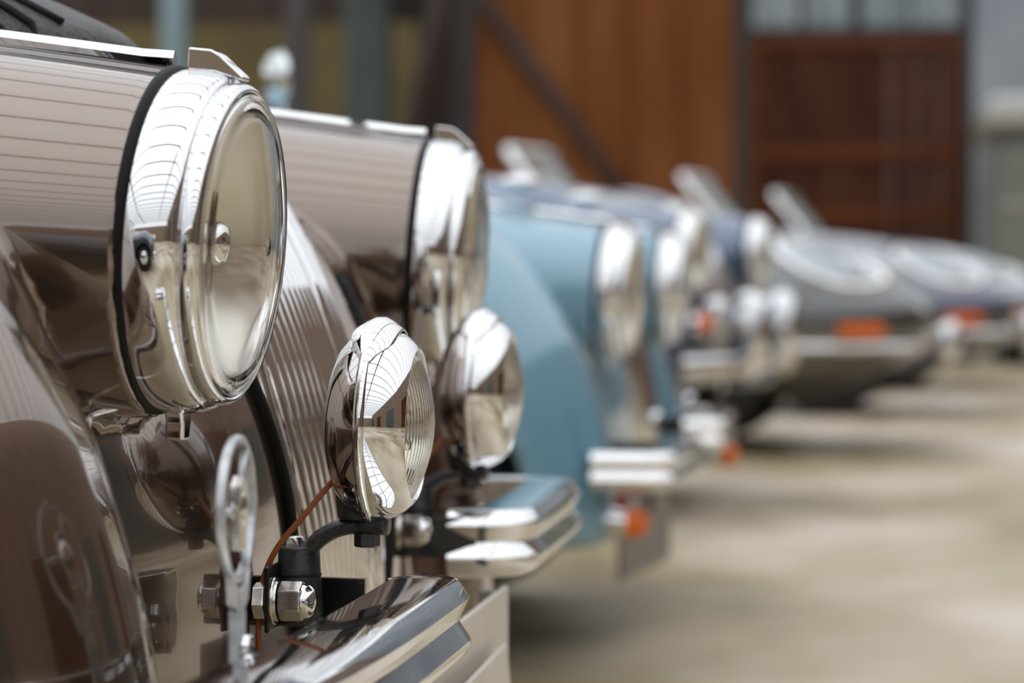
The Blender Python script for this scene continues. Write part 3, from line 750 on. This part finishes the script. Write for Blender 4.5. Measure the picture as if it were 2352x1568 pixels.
# number plate with its carrier below the bumper gap
box('plate_carrier', (.078, -.27, .295), (.084, .262, .416), 'plate', car, .010, 4, rot=None)
np_ = box('number_plate', (-.003, -.26, -.055), (.003, .26, .055), 'plate', car, .002, 2, loc=(.104, -.115, .318), rot=(0, R(-4), R(1)))
box('plate_stay', (.064, .19, .34), (.078, .21, .418), 'plate_back', car, .002)
box('plate_stay', (.064, -.21, .34), (.078, -.19, .418), 'plate_back', car, .002)
# badge on the bumper: wire wheel ring on a stem with a foot
BX, BY, BZ = .050, -.795, .572
bd = lathe('badge', [(-.0035, .0425), (-.0035, .0465), (-.001, .0478), (.002, .0470), (.003, .0445), (.002, .0425)], 'enamel', car, 72, (BX, BY, BZ), close=True, sharp=60)
lathe('hub', [(-.004, .0005), (-.004, .012), (.0, .0145), (.004, .012), (.006, .006), (.0065, .0005)], 'chrome', bd, 32)
for k_ in range(3):
    a = R(90 + 120 * k_ + 90)
    tube('spoke', [(0, .011 * math.cos(a), .011 * math.sin(a)), (0, .0435 * math.cos(a), .0435 * math.sin(a))], .0028, 'enamel', bd, 8)
prism('figure', [(-.010, -.026), (.007, -.026), (.011, -.006), (.014, .006), (.008, .018), (-.002, .022), (-.012, .016), (-.014, .0)], -.003, .0045, 'nickel', bd, .0015, axis='x')
prism('emblem', [(-.026, -.036), (-.019, -.060), (0, -.068), (.019, -.060), (.026, -.036), (.014, -.0475), (0, -.0515), (-.014, -.0475)], -.003, .003, 'enamel', bd, .0012, axis='x')
box('stem', (-.004, -.011, -.100), (.003, .011, -.064), 'enamel', bd, .0015)
hexnut('stem_nut', .003, .009, .007, 'chrome', bd, (0, 0, -.086))
box('foot', (-.004, -.011, -.104), (.034, .011, -.0985), 'chrome', bd, .002)
# black piped leather cover on the bonnet
def lc(x, y, z):
    return smin(ell3(x, y, z, (-.40, -.10, .915), (.20, .22, .055)), ell3(x, y, z, (-.36, -.10, .925), (.10, .20, .050)), .03)
cv = nets('leather_cover', lc, axis_grid((-.64, -.15, .015)), axis_grid((-.36, .16, .02)), axis_grid((.84, 1.0, .012)), 'leather', car)
def lc_z(x, y):
    z = 1.05
    for _ in range(200):
        d = float(lc(np.array([x]), np.array([y]), np.array([z]))[0])
        if d < 2e-4 or z < .86: break
        z -= max(d * .7, 2e-4)
    return z
for (yy, rr_) in ((-.235, .0045), (-.262, .0030), (-.20, .0040)):
    pts = [(x, yy - .05 * max(0, -.32 - x) , 0) for x in np.linspace(-.56, -.235, 20)]
    tube('piping', [(x, y, lc_z(x, y) + .001) for x, y, _ in pts], rr_, 'rubber', cv, 8)
screen(car, -1.62, .93, 1.30, .62); folded_top(car, -3.05, .93, .62); seats(car, -2.35, .55)

# ------------------------------------------------------------------ light blue car
DZ = -0.052
blue = thing('light_blue_cabriolet', 'light blue vintage car with amber lamps under its chrome bumper', 'car', (-0.40, 6.03, 0), R(-1))
body_obj(blue, vint_far, 'blue', DZ)
for s in (-1, 1):
    headlamp(blue, s, DZ, fine=True); spear(blue, s, DZ)
    bumper_half(blue, s, .418, .31, .91, .112, mat='chrome')
    o = lathe('indicator', [(-.05, .0005), (-.048, .022), (-.02, .028), (.0, .026)], 'chrome', blue, 32, (.015 if s < 0 else .075, s * .84, .292 if s < 0 else .312))
    lathe('amber_lens', [(.0, .027), (.012, .0285), (.028, .025), (.038, .014), (.041, .0005)], 'amber', o, 32)
    box('indicator_stalk', (-.02, -.006, .02), (.0, .006, .055), 'red', o, .003)
    box('bumper_iron', (-.2, s * .5 - .006, .375), (.06, s * .5 + .006, .415), 'black_paint', blue, .002)
    for yy in (.40, .46): lathe('bumper_bolt', [(-.006, .012), (.008, .012), (.014, .008), (.016, .0005)], 'chrome', blue, 20, (.03, s * yy, .452), (0, R(-90), 0))
    ml = lathe('marker_lamp', [(-.05, .0005), (-.045, .008), (-.02, .015), (.005, .017), (.02, .013), (.028, .0005)], 'chrome', blue, 32, (-.20, s * .565, .868 + .025))
    wheel(blue, -.52, s * .70, .32); wheel(blue, -3.12, s * .70, .32)
grille(blue, DZ)
pts = [(surf_x(-.655, z) + .001, -.655, z + DZ) for z in np.linspace(.60, .36, 20)]
tube('seam_bead', pts, .004, 'chrome', blue, 8)
npb = box('number_plate', (-.004, -.26, -.085), (.004, .26, .085), 'plate_back', blue, .002, loc=(-.025, -.02, .215), rot=(0, 0, R(-6)))
box('plate_stay', (-.06, -.02, .25), (-.008, .02, .32), 'black_paint', blue, .002)
mr = nets('wing_mirror', lambda x, y, z: ell3(x, y, z, (0, 0, 0), (.020, .044, .054)), axis_grid((-.004, .030, .004)), axis_grid((-.06, .06, .006)), axis_grid((-.06, .06, .006)), 'chrome', blue)
mr.location = (-.635, -.70, 1.08); mr.rotation_euler = (0, 0, R(38))
lathe('mirror_glass', [(-.008, .0005), (-.008, .045), (-.002, .0485), (.002, .047)], 'mirror', mr, 40)
tube('mirror_stem', [(.012, 0, -.05), (.008, 0, -.10), (.0, 0, -.20)], [.004, .004, .007], 'chrome', mr, 10)
screen(blue, -1.62, .93 + DZ, 1.28, .62); folded_top(blue, -3.05, .90, .62); seats(blue, -2.35, .52)

# ------------------------------------------------------------------ navy car with tall overriders
NZ = 0.050
navy = thing('navy_roadster', 'dark navy car with tall chrome overriders behind the light blue car', 'car', (-0.385, 9.40, 0), R(-8))
body_obj(navy, vint_far, 'navy', NZ)
for s in (-1, 1):
    headlamp(navy, s, NZ, fine=False)
    wheel(navy, -.52, s * .70, .34); wheel(navy, -3.12, s * .70, .34)
    def ov(x, y, z): return rmax(ell3(x, y, z, (.10, 0, .54), (.065, .038, .14)), x - .16, .01)
    oo = nets('overrider', ov, axis_grid((.02, .18, .012)), axis_grid((-.05, .05, .01)), axis_grid((.38, .70, .015)), 'chrome', navy); oo.location.y = s * .30
    fl = lathe('spot_lamp', [(-.06, .0005), (-.055, .03), (-.03, .055), (.0, .062), (.012, .058), (.012, .0005)], 'chrome', navy, 40, (.03, s * .40, .60))
    lathe('lens', [(.011, .056), (.022, .04), (.026, .0005)], 'frost_glass', fl, 32)
    o = lathe('indicator', [(-.05, .0005), (-.048, .025), (-.02, .032), (.0, .030)], 'chrome', navy, 32, (.01, s * .62, .585))
    lathe('amber_lens', [(.0, .030), (.014, .031), (.030, .026), (.042, .0005)], 'amber', o, 32)
    ml = lathe('horn_trumpet', [(-.08, .008), (-.03, .014), (.0, .024), (.02, .040), (.024, .040), (.0, .020)], 'chrome', navy, 32, (.05, s * .17, .56))
sec = [(-.03, .035), (-.008, .033), (.006, .022), (.010, .0), (.006, -.022), (-.008, -.033), (-.03, -.035), (-.028, 0)]
path = [(.115 - .16 * (abs(t)) ** 3 - (.02 if abs(t) > .95 else 0), t * .76, 1, .35 * t * abs(t)) for t in np.linspace(-1, 1, 33)]
sweep('bumper', [(a, .455 + b) for a, b in sec], path, 'chrome', navy, sharp=60)
for s in (-1, 1): box('bumper_iron', (-.2, s * .45 - .01, .43), (.09, s * .45 + .01, .47), 'black_paint', navy, .002)
grille(navy, NZ, far=True)
screen(navy, -1.62, .93 + NZ, 1.32, .62); folded_top(navy, -3.05, .98, .62); seats(navy, -2.35, .58)

# ================================================================== LOW SPORTS ROADSTERS WITH FAIRED-IN LAMPS
def sport_f(x, y, z):
    ay = np.abs(y)
    main = ell3(x, y, z, (-1.95, 0, 0.53), (1.95, 0.80, 0.36))
    wing = ell3(x, ay, z, (-0.98, 0.56, 0.53), (0.96, 0.25, 0.345))
    hump = ell3(x, y, z, (-1.5, 0, 0.72), (1.25, 0.45, 0.25))
    tail = rbox(x, y, z, (-2.9, 0, 0.56), (1.45, 0.78, 0.30), 0.28)
    cowl = ell3(x, y, z, (-1.6, 0, 0.68), (0.70, 0.70, 0.26))
    d = smin(main, wing, 0.10); d = smin(d, hump, 0.10); d = smin(d, tail, 0.15); d = smin(d, cowl, .1)
    d = rmax(d, 0.20 - z, 0.05)
    mouth = ell3(x, y, z, (0.0, 0, 0.47), (0.28, 0.30, 0.085))
    d = rmax(d, -mouth, 0.01)
    cut = np.maximum(np.sqrt((x + 0.98) ** 2 + (z - 0.31) ** 2) - 0.345, 0.50 - ay)
    cut2 = np.maximum(np.sqrt((x + 3.40) ** 2 + (z - 0.31) ** 2) - 0.34, 0.58 - ay)
    d = np.maximum(d, -np.minimum(cut, cut2))
    cock = rbox(x, y, z, (-2.15, 0, 0.92), (0.46, 0.56, 0.40), 0.10)
    return rmax(d, -cock, 0.02)
sport_me = nets('sport_body', sport_f, axis_grid((-4.4, -2.2, .07), (-2.2, .06, .028)), axis_grid((-.90, .90, .028)), axis_grid((.14, 1.04, .024)))
def sport_wing_z(x, y, z0=1.1):
    z = z0
    for _ in range(300):
        d = float(sport_f(np.array([x]), np.array([y]), np.array([z]))[0])
        if d < 5e-4 or z < 0.45: break
        z -= max(min(d, 1.0) * .7, 5e-4)
    return max(z, 0.45)
def sports_car(name, label, paint_, loc, rz):
    c = thing(name, label, 'car', loc, rz)
    body_obj(c, sport_me, paint_, 0)
    for s in (-1, 1):
        # faired lamp: chrome outline, clear cover, lamp inside the wing
        cx, cy = -.40, s * .62
        ring = []
        for t in np.linspace(0, 2 * math.pi, 41):
            ex = .22 * math.cos(t); ey = .100 * math.sin(t) * (1 - .18 * math.cos(t))
            x, y = cx + ex, cy + ey; ring.append((x, y, sport_wing_z(x, y) + .004))
        rg = tube('lamp_surround', ring, .022, 'chrome', c, 8, caps=False)
        v = []; f = []; n = 40; m = 8
        for i in range(m + 1):
            q = i / m
            for p in ring[:-1]:
                x = cx + (p[0] - cx) * q; y = cy + (p[1] - cy) * q
                zz = sport_wing_z(x, y); v.append((x, y, zz + .006 + .02 * (1 - q * q)))
        for i in range(m):
            for j in range(n): f.append((i * n + j, (i + 1) * n + j, (i + 1) * n + (j + 1) % n, i * n + (j + 1) % n))
        mesh('lamp_cover', v, f, 'cover_glass', c)
        mesh('lamp_bowl', [(a, b, z - .012) for a, b, z in v], f, 'lamp_well', c)
        hl = lathe('headlamp', [(-.03, .0005), (-.02, .05), (.0, .075), (.012, .078), (.014, .07)], 'chrome', c, 40, (cx + .10, cy, sport_wing_z(cx + .10, cy) - .015), (0, R(-35), 0))
        lathe('lens', [(.012, .070), (.024, .045), (.028, .0005)], 'frost_glass', hl, 32)
        t = R(58); dx, dy = math.cos(t), s * math.sin(t); q = 1.2
        for _ in range(200):
            d = float(sport_f(np.array([-.55 + dx * q]), np.array([s * .27 + dy * q]), np.array([.50]))[0])
            if d < 1e-3: break
            q -= d * .7
        ind = box('indicator', (-.03, -.095, -.028), (.025, .095, .028), 'amber', c, .012, 3, loc=(-.55 + dx * q, s * .27 + dy * q, .505), rot=(0, 0, s * R(66)))
        def ov(x, y, z): return ell3(x, y, z, (0, 0, .0), (.045, .032, .085))
        oo = nets('overrider', ov, axis_grid((-.06, .06, .012)), axis_grid((-.045, .045, .01)), axis_grid((-.1, .1, .015)), 'chrome', c); oo.location = (.055, s * .29, .445)
        sec = [(-.02, .022), (-.004, .020), (.010, .010), (.013, 0), (.010, -.010), (-.004, -.020), (-.02, -.022)]
        pa = []
        for t in np.linspace(R(4), R(100), 22):
            dx, dy = math.cos(t), s * math.sin(t); q = 1.2
            for _ in range(200):
                d = float(sport_f(np.array([-.55 + dx * q]), np.array([s * .27 + dy * q]), np.array([.435]))[0])
                if d < 1e-3: break
                q -= d * .7
            pa.append((-.55 + dx * (q + .022), s * .27 + dy * (q + .022), dx, dy))
        if s < 0: pa = pa[::-1]
        sweep('bumper', [(a, .435 + b) for a, b in sec], pa, 'chrome', c, sharp=60)
        wheel(c, -.98, s * .66, .31, .08); wheel(c, -3.40, s * .68, .31, .08)
    tube('mouth_bar', [(-.045 - .35 * y * y, y, .47) for y in np.linspace(-.27, .27, 13)], .013, 'chrome', c, 10)
    lathe('mouth_badge', [(-.01, .0005), (-.008, .028), (.006, .03), (.012, .02), (.014, .0005)], 'chrome', c, 24, (-.035, 0, .47))
    nets('mouth_shade', lambda x, y, z: ell3(x, y, z, (-.30, 0, .47), (.03, .30, .10)), axis_grid((-.35, -.25, .02)), axis_grid((-.32, .32, .04)), axis_grid((.35, .6, .03)), 'dark', c)  # near-black disc puts the shade deep in the mouth into colour
    screen(c, -1.36, .87, 1.25, .58, .30, r=.022); folded_top(c, -2.50, .93, .58, .55, .20); seats(c, -2.1, .50)
    return c
sports_car('grey_green_sports_roadster', 'low dark grey-green roadster with faired-in lamps beside the navy car', 'etype_green', (0.33, 12.8, 0), R(-4))
sports_car('indigo_sports_roadster', 'low indigo roadster with faired-in lamps, second of the low roadsters', 'etype_navy', (0.86, 16.2, 0), R(-4))
sports_car('grey_blue_sports_roadster', 'low grey-blue roadster cut by the right edge of the photo, farthest of the row', 'etype_silver', (1.25, 19.6, 0), R(-4))

# ------------------------------------------------------------------ unseen neighbour car, added only for its reflection in near wing and chrome
M['slate'] = paint('slate_grey_paint', (0.10, 0.115, 0.14), 0.6, 0.25)
nb_ = thing('reflection_cabriolet', 'slate grey vintage car added out of view before the nearest brown car, only for its reflection', 'car', (-0.47, -0.75, 0), 0.0)
body_obj(nb_, vint_far, 'slate', 0)
for s in (-1, 1):
    headlamp(nb_, s, 0, fine=False); bumper_half(nb_, s, .49, mat='chrome', y_out=.86)
    wheel(nb_, -.52, s * .70); wheel(nb_, -3.12, s * .70)
grille(nb_, 0, far=True)
screen(nb_, -1.62, .93, 1.30, .62); folded_top(nb_, -3.05, .93, .62); seats(nb_, -2.35, .55)
